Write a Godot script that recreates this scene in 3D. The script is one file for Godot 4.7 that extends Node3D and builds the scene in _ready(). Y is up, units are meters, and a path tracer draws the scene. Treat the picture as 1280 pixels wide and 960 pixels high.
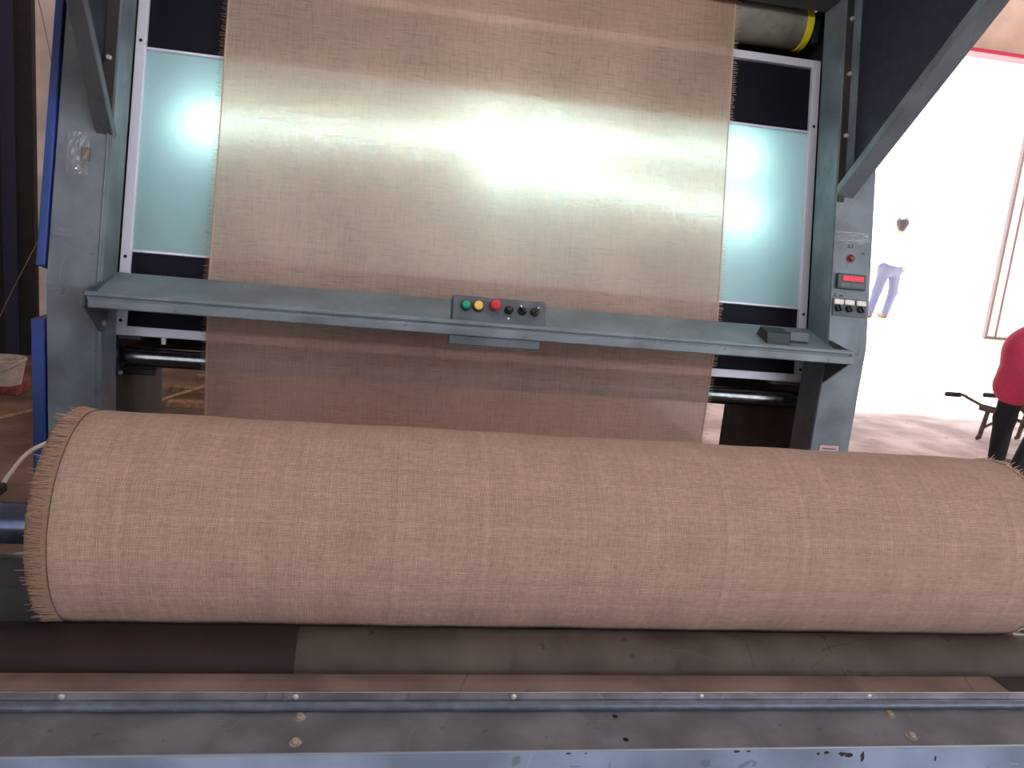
extends Node3D
# A jute inspection machine in an open shed: the cloth runs down over a lit glass table and is wound on a roll in front.
# x runs along the machine, y is up, z points from the machine to the photographer.

const PIVOT_Y := 1.205
const PIVOT_Z := -2.446
var tilt := deg_to_rad(12.0)      # the glass table and the upper half of the columns lean back
var rng := RandomNumberGenerator.new()
var st: SurfaceTool
var org := Vector3.ZERO
var M := {}
var used := {}

# ---------------------------------------------------------------- naming
func numbered(called: String, parent: Node) -> String:
	var key := str(parent.get_instance_id()) + called
	var n: int = used.get(key, 0)
	used[key] = n + 1
	return called if n == 0 else "%s_%03d" % [called, n]

func tag(o: Node, label: String, category := "", group := "", kind := "") -> void:
	if label: o.set_meta("label", label)
	if category: o.set_meta("category", category)
	if group: o.set_meta("group", group)
	if kind: o.set_meta("kind", kind)

func thing(called: String, base: Vector3, label: String, category: String, group := "") -> Node3D:
	var o := Node3D.new()
	o.name = numbered(called, self)
	add_child(o)
	o.position = base
	tag(o, label, category, group)
	org = base
	return o

func begin() -> void:
	st = SurfaceTool.new()
	st.begin(Mesh.PRIMITIVE_TRIANGLES)

func done(called: String, mat: Material, parent: Node = null) -> MeshInstance3D:
	st.generate_normals()
	return put(called, st.commit(), mat, parent)

func put(called: String, mesh: Mesh, mat: Material, parent: Node = null) -> MeshInstance3D:
	var p: Node = self if parent == null else parent
	var o := MeshInstance3D.new()
	o.mesh = mesh
	o.material_override = mat
	o.name = numbered(called, p)
	p.add_child(o)
	if parent == null: o.position = org
	return o

func single(called: String, mat: Material, label: String, category: String, group := "") -> MeshInstance3D:
	var o := done(called, mat)
	tag(o, label, category, group)
	return o

func struct(called: String, mat: Material, label: String, category: String) -> MeshInstance3D:
	var o := done(called, mat)
	tag(o, label, category, "", "structure")
	return o

# ---------------------------------------------------------------- shapes (world coordinates; org is taken off)
func tri(a: Vector3, b: Vector3, c: Vector3, ua := Vector2.ZERO, ub := Vector2.ZERO, uc := Vector2.ZERO) -> void:
	st.set_uv(ua); st.add_vertex(a - org)
	st.set_uv(ub); st.add_vertex(b - org)
	st.set_uv(uc); st.add_vertex(c - org)

func face(pts: Array, centre: Vector3) -> void:
	# a flat convex polygon turned away from centre (front faces run clockwise)
	var m := Vector3.ZERO
	for p in pts: m += p
	m /= pts.size()
	var n := Vector3.ZERO
	for i in pts.size():
		var a: Vector3 = pts[i]; var b: Vector3 = pts[(i + 1) % pts.size()]
		n += (a - m).cross(b - m)
	var flip := n.dot(m - centre) > 0.0
	for i in range(1, pts.size() - 1):
		if flip: tri(pts[0], pts[i + 1], pts[i])
		else: tri(pts[0], pts[i], pts[i + 1])

func box(c: Vector3, s: Vector3, bev := 0.0, basis := Basis()) -> void:
	st.set_smooth_group(-1)
	var h := s / 2.0
	var b := minf(bev, minf(h.x, minf(h.y, h.z)) * 0.9)
	var at := func(x: float, y: float, z: float) -> Vector3: return c + basis * Vector3(x, y, z)
	for ax in 3:
		for sg in [-1.0, 1.0]:
			var pts := []
			for q in [[-1, -1], [1, -1], [1, 1], [-1, 1]]:
				var v := Vector3.ZERO
				v[ax] = sg * h[ax]
				v[(ax + 1) % 3] = q[0] * (h[(ax + 1) % 3] - b)
				v[(ax + 2) % 3] = q[1] * (h[(ax + 2) % 3] - b)
				pts.append(at.call(v.x, v.y, v.z))
			face(pts, c)
	if b <= 0.0: return
	for ax in 3:      # chamfers along axis ax
		var u := (ax + 1) % 3; var w := (ax + 2) % 3
		for su in [-1.0, 1.0]:
			for sw in [-1.0, 1.0]:
				var pts := []
				for q in [[-1, 0], [1, 0], [1, 1], [-1, 1]]:
					var v := Vector3.ZERO
					v[ax] = q[0] * (h[ax] - b)
					v[u] = su * (h[u] - (b if q[1] == 1 else 0.0))
					v[w] = sw * (h[w] - (0.0 if q[1] == 1 else b))
					pts.append(at.call(v.x, v.y, v.z))
				face(pts, c)
	for sx in [-1.0, 1.0]:
		for sy in [-1.0, 1.0]:
			for sz in [-1.0, 1.0]:
				face([at.call(sx * h.x, sy * (h.y - b), sz * (h.z - b)), at.call(sx * (h.x - b), sy * h.y, sz * (h.z - b)), at.call(sx * (h.x - b), sy * (h.y - b), sz * h.z)], c)

func bounds(lo: Vector3, hi: Vector3, bev := 0.0) -> void:
	box((lo + hi) / 2.0, hi - lo, bev)

func frame_of(d: Vector3) -> Basis:
	var y := d.normalized()
	var x := (Vector3.RIGHT if absf(y.x) < 0.9 else Vector3.UP).cross(y).normalized()
	return Basis(x, y, x.cross(y))

func lathe(a: Vector3, axis: Vector3, prof: Array, n := 32, closed := true, usize := 0.0) -> void:
	# prof: [distance along axis, radius] from one end to the other
	var B := frame_of(axis)
	var ring := func(i: int, k: int) -> Vector3:
		var t := TAU * k / n
		return a + B.y * prof[i][0] + (B.x * cos(t) + B.z * sin(t)) * prof[i][1]
	for i in prof.size() - 1:
		st.set_smooth_group(1 + i % 30 if usize == 0.0 else 1)
		for k in n:
			var p0: Vector3 = ring.call(i, k); var p1: Vector3 = ring.call(i, k + 1)
			var q0: Vector3 = ring.call(i + 1, k); var q1: Vector3 = ring.call(i + 1, k + 1)
			var u0 := float(k) / n; var u1 := float(k + 1) / n
			var v0: float = prof[i][0]; var v1: float = prof[i + 1][0]
			tri(p0, q0, q1, Vector2(v0, u0), Vector2(v1, u0), Vector2(v1, u1))
			tri(p0, q1, p1, Vector2(v0, u0), Vector2(v1, u1), Vector2(v0, u1))
	if closed:
		st.set_smooth_group(-1)
		for e in [0, prof.size() - 1]:
			if prof[e][1] > 1e-5:
				var pts := []
				for k in n: pts.append(ring.call(e, k))
				var inner: Vector3 = a + B.y * (prof[0][0] + prof[-1][0]) / 2.0
				face(pts, inner)

func rod(a: Vector3, b: Vector3, r: float, n := 24, bev := 0.0) -> void:
	var l := a.distance_to(b)
	if bev > 0.0: lathe(a, b - a, [[0.0, r - bev], [bev, r], [l - bev, r], [l, r - bev]], n)
	else: lathe(a, b - a, [[0.0, r], [l, r]], n)

func tube(path: Array, r: float, n := 8) -> void:
	# a round bar along a list of points
	st.set_smooth_group(1)
	var rings := []
	for i in path.size():
		var d: Vector3 = path[mini(i + 1, path.size() - 1)] - path[maxi(i - 1, 0)]
		var B := frame_of(d)
		var pts := []
		for k in n: pts.append(path[i] + (B.x * cos(TAU * k / n) + B.z * sin(TAU * k / n)) * r)
		rings.append(pts)
	for i in path.size() - 1:
		for k in n:
			var k1 := (k + 1) % n
			tri(rings[i][k], rings[i + 1][k], rings[i + 1][k1])
			tri(rings[i][k], rings[i + 1][k1], rings[i][k1])
	st.set_smooth_group(-1)
	face(rings[0], path[1]); face(rings[-1], path[-2])

func spline(pts: Array, per := 8) -> Array:
	var out := []
	for i in pts.size() - 1:
		var p0: Vector3 = pts[maxi(i - 1, 0)]; var p1: Vector3 = pts[i]; var p2: Vector3 = pts[i + 1]; var p3: Vector3 = pts[mini(i + 2, pts.size() - 1)]
		for k in per: out.append(p1.cubic_interpolate(p2, p0, p3, float(k) / per))
	out.append(pts[-1])
	return out

func prism(poly: Array, x0: float, x1: float) -> void:
	# poly: Vector2(y, z) outline, may be concave; extruded along x
	st.set_smooth_group(-1)
	var pv := PackedVector2Array(poly)
	var ids := Geometry2D.triangulate_polygon(pv)
	var mid := Vector3((x0 + x1) / 2, 0, 0)
	for s in [[x0, x1], [x1, x0]]:
		for i in range(0, ids.size(), 3):
			var a := pv[ids[i]]; var b := pv[ids[i + 1]]; var c := pv[ids[i + 2]]
			var m := (a + b + c) / 3.0
			face([Vector3(s[0], a.x, a.y), Vector3(s[0], b.x, b.y), Vector3(s[0], c.x, c.y)], Vector3(s[1], m.x, m.y))
	var cw := Geometry2D.is_polygon_clockwise(pv)
	for i in pv.size():
		var a := pv[i]; var b := pv[(i + 1) % pv.size()]
		var nrm := (b - a).orthogonal() * (1.0 if cw else -1.0)
		var inside := (a + b) / 2.0 - nrm.normalized() * 0.0005
		if not Geometry2D.is_point_in_polygon(inside, pv): inside = (a + b) / 2.0 + nrm.normalized() * 0.0005
		face([Vector3(x0, a.x, a.y), Vector3(x1, a.x, a.y), Vector3(x1, b.x, b.y), Vector3(x0, b.x, b.y)], Vector3(mid.x, inside.x, inside.y))

func lean_basis() -> Basis:
	return Basis(Vector3.RIGHT, Vector3(0, cos(tilt), -sin(tilt)), Vector3(0, sin(tilt), cos(tilt)))

func onp(x: float, y: float, t: float) -> Vector3:
	# a point of the leaning glass table: y is its height on the cloth's plane, t stands out towards the front
	return Vector3(x, y + t * sin(tilt), PIVOT_Z - (y - PIVOT_Y) * tan(tilt) + t * cos(tilt))

func pbox(x0: float, x1: float, y0: float, y1: float, t0: float, t1: float, bev := 0.0) -> void:
	var c := onp((x0 + x1) / 2, (y0 + y1) / 2, (t0 + t1) / 2)
	box(c, Vector3(x1 - x0, (y1 - y0) / cos(tilt), t1 - t0), bev, lean_basis())

func onc(x: float, y: float, t := 0.0) -> Vector3:
	# a point of the front face of a column
	if y <= 1.2: return Vector3(x, y, -2.28 + t)
	return Vector3(x, y + t * sin(tilt), -2.28 - (y - 1.2) * tan(tilt) + t * cos(tilt))

# ---------------------------------------------------------------- textures
func noise(seed_: int, freq: float, oct := 4) -> FastNoiseLite:
	var f := FastNoiseLite.new()
	f.seed = seed_; f.frequency = freq; f.fractal_octaves = oct
	f.noise_type = FastNoiseLite.TYPE_SIMPLEX_SMOOTH
	return f

func tex(im: Image) -> ImageTexture:
	return ImageTexture.create_from_image(im)

func mottled(seed_: int, size: int, freq: float, lo: Color, hi: Color, spots := Color(0, 0, 0, 0), amount := 0.0, scratches := 0) -> ImageTexture:
	# two octaves of cloudy tone between two colours, chips of a third colour, thin scratches
	var a := noise(seed_, freq, 5).get_seamless_image(size, size)
	var b := noise(seed_ + 7, freq * 3.0, 3).get_seamless_image(size, size)
	var da := a.get_data(); var db := b.get_data()
	var out := PackedByteArray(); out.resize(size * size * 3)
	for i in size * size:
		var t := da[i] / 255.0
		var c := lo.lerp(hi, clampf((t - 0.2) / 0.6, 0, 1))
		if amount > 0.0 and db[i] / 255.0 > 1.0 - amount: c = c.lerp(spots, spots.a)
		out[i * 3] = int(c.r * 255); out[i * 3 + 1] = int(c.g * 255); out[i * 3 + 2] = int(c.b * 255)
	var im := Image.create_from_data(size, size, false, Image.FORMAT_RGB8, out)
	var r := RandomNumberGenerator.new(); r.seed = seed_
	for s in scratches:
		var p := Vector2(r.randf() * size, r.randf() * size)
		var d := Vector2.from_angle(r.randf() * TAU)
		var c := lo.lerp(hi, 1.0 if r.randf() > 0.5 else -0.3)
		for k in r.randi_range(8, 60):
			p += d; d = d.rotated(r.randf_range(-0.06, 0.06))
			im.set_pixel(posmod(int(p.x), size), posmod(int(p.y), size), c)
	return tex(im)

func weave_textures() -> Array:
	# plain weave of 256 by 256 jute threads, four texels each: colour and height
	var N := 1024
	var w := noise(11, 0.02, 3).get_seamless_image(N, 256).get_data()
	var f := noise(12, 0.02, 3).get_seamless_image(N, 256).get_data()
	var big := noise(13, 0.006, 3).get_seamless_image(N, N).get_data()
	var r := RandomNumberGenerator.new(); r.seed = 5
	var tw := PackedFloat32Array(); var tf := PackedFloat32Array()
	for i in 256:
		tw.append(r.randfn(0, 0.025)); tf.append(r.randfn(0, 0.025))
	var prof := [0.66, 1.0, 1.04, 0.78]
	var col := PackedByteArray(); col.resize(N * N * 3)
	var hei := PackedByteArray(); hei.resize(N * N)
	var base := Color(0.845, 0.705, 0.64)
	for y in N:
		var j := y >> 2; var fy: float = prof[y & 3]
		for x in N:
			var i := x >> 2; var fx: float = prof[x & 3]
			var v: float; var h: float
			if (i + j) & 1:
				v = fx * (0.95 + 0.05 * fy) * (0.93 + tw[i] + (w[((i * 97) & 255) * N + y] - 128) * 0.0009)
				h = fx
			else:
				v = fy * (0.95 + 0.05 * fx) * (1.0 + tf[j] + (f[((j * 97) & 255) * N + x] - 128) * 0.0009)
				h = fy
			v *= 0.96 + (big[y * N + x] - 128) * 0.0003
			var k := (y * N + x)
			col[k * 3] = clampi(int(base.r * v * 255), 0, 255); col[k * 3 + 1] = clampi(int(base.g * v * 255), 0, 255); col[k * 3 + 2] = clampi(int(base.b * v * 255), 0, 255)
			hei[k] = clampi(int((h - 0.7) * 700), 0, 255)
	return [tex(Image.create_from_data(N, N, false, Image.FORMAT_RGB8, col)), tex(Image.create_from_data(N, N, false, Image.FORMAT_L8, hei))]

func cloth_texture() -> ImageTexture:
	# one texel a thread: thick and thin yarns, and how closed the weave is (alpha)
	var N := 1024
	var w := PackedByteArray(noise(21, 0.020, 2).get_seamless_image(N, N).get_data())
	var f := PackedByteArray(noise(22, 0.020, 2).get_seamless_image(N, N).get_data())
	var big := noise(23, 0.004, 2).get_seamless_image(N, N).get_data()
	var r := RandomNumberGenerator.new(); r.seed = 9
	var ow := PackedInt32Array(); var of := PackedInt32Array(); var gw := PackedFloat32Array(); var gf := PackedFloat32Array()
	for i in N:
		ow.append(r.randi_range(0, N - 1)); of.append(r.randi_range(0, N - 1)); gw.append(r.randfn(0, 0.007)); gf.append(r.randfn(0, 0.007))
	var out := PackedByteArray(); out.resize(N * N * 4)
	for y in N:
		var oy := of[y]; var ry := ((y * 397) % N) * N
		for x in N:
			var a := w[((x * 397) % N) * N + ((y + ow[x]) % N)] / 255.0 - 0.5      # along the warp
			var b := f[ry + ((x + oy) % N)] / 255.0 - 0.5                           # along the weft
			var s := gw[x] + gf[y]
			var slub := maxf(0.0, a - 0.24) * 1.3 + maxf(0.0, b - 0.22) * 1.3
			var thin := maxf(0.0, -a - 0.20) + maxf(0.0, -b - 0.20)
			var v := 0.98 + s * 0.7 + 0.04 * (a + b) - slub * 0.40 + (big[y * N + x] - 128) * 0.0004
			var al := 0.83 + 0.10 * (a + b) + slub * 0.9 - thin * 0.75 + s
			var k := (y * N + x) * 4
			out[k] = clampi(int(0.87 * v * 255), 0, 255); out[k + 1] = clampi(int(0.752 * v * 255), 0, 255); out[k + 2] = clampi(int(0.70 * v * 255), 0, 255)
			out[k + 3] = clampi(int(al * 255), 0, 255)
	return tex(Image.create_from_data(N, N, false, Image.FORMAT_RGBA8, out))

func mat(albedo: Color, rough: float, metal := 0.0, t: Texture2D = null, scale := 1.0) -> StandardMaterial3D:
	var m := StandardMaterial3D.new()
	m.albedo_color = albedo; m.roughness = rough; m.metallic = metal
	if t:
		m.albedo_texture = t
		m.uv1_triplanar = true
		m.uv1_scale = Vector3.ONE * scale
	return m

func glow(c: Color, e: float) -> StandardMaterial3D:
	var m := mat(c, 0.4)
	m.emission_enabled = true; m.emission = c; m.emission_energy_multiplier = e
	return m

func materials() -> void:
	var wear := mottled(31, 512, 0.008, Color(0.80, 0.80, 0.80), Color(1, 1, 1), Color(0.62, 0.60, 0.58, 0.5), 0.10, 60)
	var grime := mottled(32, 512, 0.010, Color(0.70, 0.68, 0.66), Color(1, 1, 1), Color(0.45, 0.36, 0.32, 0.5), 0.13, 140)
	var fine := mottled(33, 512, 0.03, Color(0.82, 0.82, 0.82), Color(1, 1, 1), Color(0.6, 0.6, 0.6, 0.4), 0.08, 200)
	M.paint = mat(Color8(112, 121, 132), 0.45, 0.0, wear, 1.3)
	M.tray = mat(Color8(125, 135, 145), 0.42, 0.0, wear, 1.1)
	M.bracket = mat(Color8(84, 86, 92), 0.5, 0.0, wear, 1.3)
	M.navy = mat(Color8(46, 49, 66), 0.5, 0.0, fine, 1.0)
	M.black_glass = mat(Color8(26, 25, 36), 0.55); M.black_glass.metallic_specular = 0.2
	M.dark = mat(Color8(52, 48, 48), 0.7, 0.0, grime, 1.0)
	M.blue = mat(Color8(44, 74, 150), 0.45, 0.0, wear, 1.0)
	M.alu = mat(Color8(222, 220, 238), 0.42, 0.15)
	M.steel = mat(Color8(150, 148, 150), 0.24, 1.0, fine, 2.0)
	M.shaft = mat(Color8(92, 100, 128), 0.26, 0.6, fine, 2.0)
	M.strip = mat(Color8(206, 200, 208), 0.24, 0.85, fine, 0.7)
	M.lip = mat(Color8(108, 114, 132), 0.38, 0.2, fine, 2.0)
	M.lip_edge = mat(Color8(150, 156, 170), 0.35, 0.3)
	M.end_plate = mat(Color8(122, 118, 122), 0.6, 0.0, wear, 1.3)
	M.channel = mat(Color8(122, 122, 130), 0.5, 0.0, wear, 2.0)
	M.apron = mat(Color8(150, 165, 190), 0.5, 0.0, wear, 1.1)
	M.board = mat(Color8(136, 118, 110), 0.7, 0.0, mottled(34, 512, 0.006, Color(0.78, 0.76, 0.74), Color(1, 1, 1), Color(0.5, 0.42, 0.38, 0.5), 0.1, 40), 1.2)
	M.rubber = mat(Color8(96, 86, 80), 0.75, 0.0, grime, 1.0)
	M.rubber_red = mat(Color8(48, 30, 30), 0.7, 0.0, grime, 1.0)
	M.sleeve = mat(Color8(150, 148, 142), 0.6, 0.0, grime, 1.2)
	M.yellow = mat(Color8(226, 206, 40), 0.45)
	M.black = mat(Color8(22, 22, 24), 0.45)
	M.hole = mat(Color8(10, 9, 9), 0.9)
	M.bolt = mat(Color8(196, 190, 186), 0.35, 0.6)
	M.rusty = mat(Color8(186, 168, 154), 0.6, 0.1, grime, 9.0)
	M.white = mat(Color8(222, 220, 214), 0.6)
	M.box_grey = mat(Color8(84, 90, 100), 0.5, 0.0, wear, 3.0)
	M.red = mat(Color8(176, 34, 44), 0.4)
	M.green = mat(Color8(20, 140, 110), 0.35)
	M.amber = mat(Color8(226, 180, 90), 0.35)
	M.tape = mat(Color(0.85, 0.87, 0.9, 0.08), 0.1); M.tape.transparency = BaseMaterial3D.TRANSPARENCY_ALPHA
	M.torn = mat(Color8(92, 78, 62), 0.8)
	M.pink_label = mat(Color8(208, 168, 178), 0.6)
	M.display = mat(Color8(40, 52, 52), 0.35)
	M.olive = mat(Color8(88, 100, 84), 0.5)
	M.digit = glow(Color(1.0, 0.12, 0.22), 0.5)
	# cloth
	var wv := weave_textures()
	M.roll = StandardMaterial3D.new()
	M.roll.albedo_texture = wv[0]; M.roll.roughness = 0.9; M.roll.metallic_specular = 0.25
	M.roll.uv1_scale = Vector3(1.9, 2.0, 1)
	M.roll.heightmap_enabled = true; M.roll.heightmap_texture = wv[1]; M.roll.heightmap_scale = 0.04
	M.cloth = StandardMaterial3D.new()
	M.cloth.albedo_texture = cloth_texture(); M.cloth.roughness = 0.9; M.cloth.metallic_specular = 0.25
	M.cloth.transparency = BaseMaterial3D.TRANSPARENCY_ALPHA
	M.cloth.backlight_enabled = true; M.cloth.backlight = Color(1.0, 0.96, 0.86)
	M.yarn = mat(Color8(172, 140, 120), 0.9)
	M.under = mat(Color8(140, 112, 96), 0.95)
	M.stitch = mat(Color8(88, 66, 54), 0.95)
	M.yarn_pale = mat(Color8(200, 172, 150), 0.9)
	M.end_layers = mat(Color8(150, 124, 102), 0.95, 0.0, fine, 4.0)
	# frosted glass
	M.frost = mat(Color(0.62, 0.71, 0.725), 0.35)
	M.frost.backlight_enabled = true; M.frost.backlight = Color(0.93, 0.995, 1.0)
	M.box_white = mat(Color8(108, 114, 116), 0.8)
	M.lamp = glow(Color(0.92, 1.0, 1.0), 4.0)
	# the shed
	M.floor = mat(Color8(244, 226, 220), 0.85, 0.0, mottled(41, 1024, 0.004, Color(0.80, 0.77, 0.75), Color(1, 1, 1), Color(0.6, 0.52, 0.48, 0.6), 0.14, 260), 0.35)
	M.shaded_floor = mat(Color8(134, 108, 96), 0.9, 0.0, mottled(44, 512, 0.006, Color(0.70, 0.66, 0.64), Color(1, 1, 1), Color(0.5, 0.42, 0.38, 0.5), 0.12, 80), 0.5)  # floor tone with the shade of the dim side mixed in
	M.plaster = mat(Color8(236, 213, 202), 0.9, 0.0, mottled(42, 512, 0.006, Color(0.86, 0.84, 0.83), Color(1, 1, 1)), 0.3)
	M.roof = mat(Color8(205, 200, 198), 0.8)
	M.yard = mat(Color8(226, 220, 212), 0.9, 0.0, mottled(43, 512, 0.006, Color(0.86, 0.84, 0.82), Color(1, 1, 1)), 0.3)
	M.lintel = mat(Color8(206, 60, 84), 0.6)
	M.leaf = mat(Color8(246, 234, 230), 0.6)
	M.leaf_frame = mat(Color8(110, 100, 102), 0.5)
	M.dark_sheet = mat(Color8(40, 34, 36), 0.8, 0.0, fine, 0.5)  # partition sheet, dark in its own colour
	M.bucket = mat(Color8(214, 204, 196), 0.6, 0.0, wear, 3.0)
	M.brick = mat(Color8(150, 88, 76), 0.9, 0.0, grime, 4.0)
	M.wood = mat(Color8(176, 146, 112), 0.8, 0.0, grime, 3.0)
	M.wire = mat(Color8(128, 112, 104), 0.6)
	M.cable = mat(Color8(216, 202, 188), 0.5)
	# people
	M.skin = mat(Color8(190, 142, 116), 0.6)
	M.hair = mat(Color8(34, 28, 28), 0.6)
	M.jacket = mat(Color8(240, 78, 120), 0.8, 0.0, fine, 5.0)
	M.trousers = mat(Color8(30, 28, 38), 0.85)
	M.shirt = mat(Color8(240, 240, 238), 0.85)
	M.jeans = mat(Color8(92, 97, 126), 0.85, 0.0, fine, 4.0)
	M.shoe = mat(Color8(104, 82, 74), 0.7)
	M.barrow = mat(Color8(112, 96, 94), 0.6, 0.2, grime, 3.0)
	M.tyre = mat(Color8(30, 30, 30), 0.8)

# ---------------------------------------------------------------- bodies: smooth union of tapered capsules, meshed as surface nets
func blob(verts: PackedVector3Array, ids: PackedInt32Array, bones: Array, k: float, cell: float) -> void:
	var lo := Vector3.INF; var hi := -Vector3.INF
	for b in bones:
		for e in 2:
			var p: Vector3 = b[e]; var r: float = b[2 + e] + k + cell * 2
			lo = lo.min(p - Vector3.ONE * r); hi = hi.max(p + Vector3.ONE * r)
	var n := Vector3i(((hi - lo) / cell).ceil()) + Vector3i.ONE
	var sy := n.x; var sz := n.x * n.y
	var f := PackedFloat32Array(); f.resize(n.x * n.y * n.z); f.fill(1.0)
	for b in bones:
		var a: Vector3 = b[0]; var d: Vector3 = b[1] - a; var ra: float = b[2]; var rb: float = b[3]
		var dd := maxf(d.length_squared(), 1e-9)
		var m := maxf(ra, rb) + k + cell * 1.5
		var i0 := Vector3i(((a.min(b[1]) - Vector3.ONE * m - lo) / cell).floor()).clamp(Vector3i.ZERO, n - Vector3i.ONE)
		var i1 := Vector3i(((a.max(b[1]) + Vector3.ONE * m - lo) / cell).ceil()).clamp(Vector3i.ZERO, n - Vector3i.ONE)
		for z in range(i0.z, i1.z + 1):
			for y in range(i0.y, i1.y + 1):
				var at := z * sz + y * sy
				for x in range(i0.x, i1.x + 1):
					var p := lo + Vector3(x, y, z) * cell - a
					var t := clampf(p.dot(d) / dd, 0.0, 1.0)
					var v := (p - d * t).length() - lerpf(ra, rb, t)
					var o := f[at + x]
					var h := maxf(k - absf(o - v), 0.0) / k
					f[at + x] = minf(o, v) - h * h * k * 0.25
	var vid := {}
	var corners := [0, 1, sy, sy + 1, sz, sz + 1, sz + sy, sz + sy + 1]
	var edges := [[0, 1], [2, 3], [4, 5], [6, 7], [0, 2], [1, 3], [4, 6], [5, 7], [0, 4], [1, 5], [2, 6], [3, 7]]
	for z in n.z - 1:
		for y in n.y - 1:
			for x in n.x - 1:
				var at := z * sz + y * sy + x
				var neg := 0
				for c in corners:
					if f[at + c] < 0.0: neg += 1
				if neg == 0 or neg == 8: continue
				var s := Vector3.ZERO; var q := 0
				for e in edges:
					var va := f[at + corners[e[0]]]; var vb := f[at + corners[e[1]]]
					if (va < 0.0) == (vb < 0.0): continue
					var t := va / (va - vb)
					var pa := Vector3(e[0] & 1, (e[0] >> 1) & 1, e[0] >> 2); var pb := Vector3(e[1] & 1, (e[1] >> 1) & 1, e[1] >> 2)
					s += pa.lerp(pb, t); q += 1
				vid[at] = verts.size()
				verts.append(lo + (Vector3(x, y, z) + s / q) * cell)
	for at in vid:
		for ax in 3:
			var step: int = [1, sy, sz][ax]; var u: int = [sy, sz, 1][ax]; var w: int = [sz, 1, sy][ax]
			if (f[at] < 0.0) == (f[at + step] < 0.0): continue
			if not (vid.has(at - u) and vid.has(at - w) and vid.has(at - u - w)): continue
			var q := [vid[at], vid[at - u], vid[at - u - w], vid[at - w]]
			if f[at] < 0.0: ids.append_array(PackedInt32Array([q[0], q[2], q[1], q[0], q[3], q[2]]))
			else: ids.append_array(PackedInt32Array([q[0], q[1], q[2], q[0], q[2], q[3]]))

func blob_mesh(sets: Array) -> ArrayMesh:
	# sets: [bones, blending, cell] — several grids joined into one mesh
	var v := PackedVector3Array(); var ids := PackedInt32Array()
	for s in sets: blob(v, ids, s[0], s[1], s[2])
	var nrm := PackedVector3Array(); nrm.resize(v.size())
	for i in range(0, ids.size(), 3):
		var c := (v[ids[i + 2]] - v[ids[i]]).cross(v[ids[i + 1]] - v[ids[i]])
		for j in 3: nrm[ids[i + j]] += c
	for i in v.size():
		nrm[i] = nrm[i].normalized(); v[i] -= org
	var arr := []; arr.resize(Mesh.ARRAY_MAX)
	arr[Mesh.ARRAY_VERTEX] = v; arr[Mesh.ARRAY_NORMAL] = nrm; arr[Mesh.ARRAY_INDEX] = ids
	var m := ArrayMesh.new()
	m.add_surface_from_arrays(Mesh.PRIMITIVE_TRIANGLES, arr)
	return m

func hand_bones(wrist: Vector3, dir: Vector3, side: Vector3, curl: Vector3) -> Array:
	# palm, four fingers of two joints each and a thumb from the side of the palm
	var d := dir.normalized(); var s := (side - d * side.dot(d)).normalized()
	var c := (curl - d * curl.dot(d)).normalized()
	var b := [[wrist, wrist + d * 0.03, 0.026, 0.026]]
	for i in 4: b.append([wrist + d * 0.02 + s * (i - 1.5) * 0.010, wrist + d * 0.085 + s * (i - 1.5) * 0.021, 0.017, 0.012])
	for i in 4:
		var l: float = [0.070, 0.080, 0.075, 0.058][i]
		var k0: Vector3 = wrist + d * 0.088 + s * (i - 1.5) * 0.021
		var k1: Vector3 = k0 + (d * 0.85 + c * 0.5 + s * (i - 1.5) * 0.06).normalized() * l * 0.5
		var k2: Vector3 = k1 + (d * 0.45 + c * 0.9).normalized() * l * 0.5
		b.append([k0, k1, 0.0095, 0.0088]); b.append([k1, k2, 0.0088, 0.0078])
	var t0 := wrist + d * 0.03 - s * 0.024
	var t1 := t0 + (d * 0.6 - s * 0.75 + c * 0.2).normalized() * 0.042
	b.append([t0, t1, 0.014, 0.0105]); b.append([t1, t1 + (d * 0.85 - s * 0.2 + c * 0.45).normalized() * 0.032, 0.0105, 0.0088])
	return b

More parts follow.
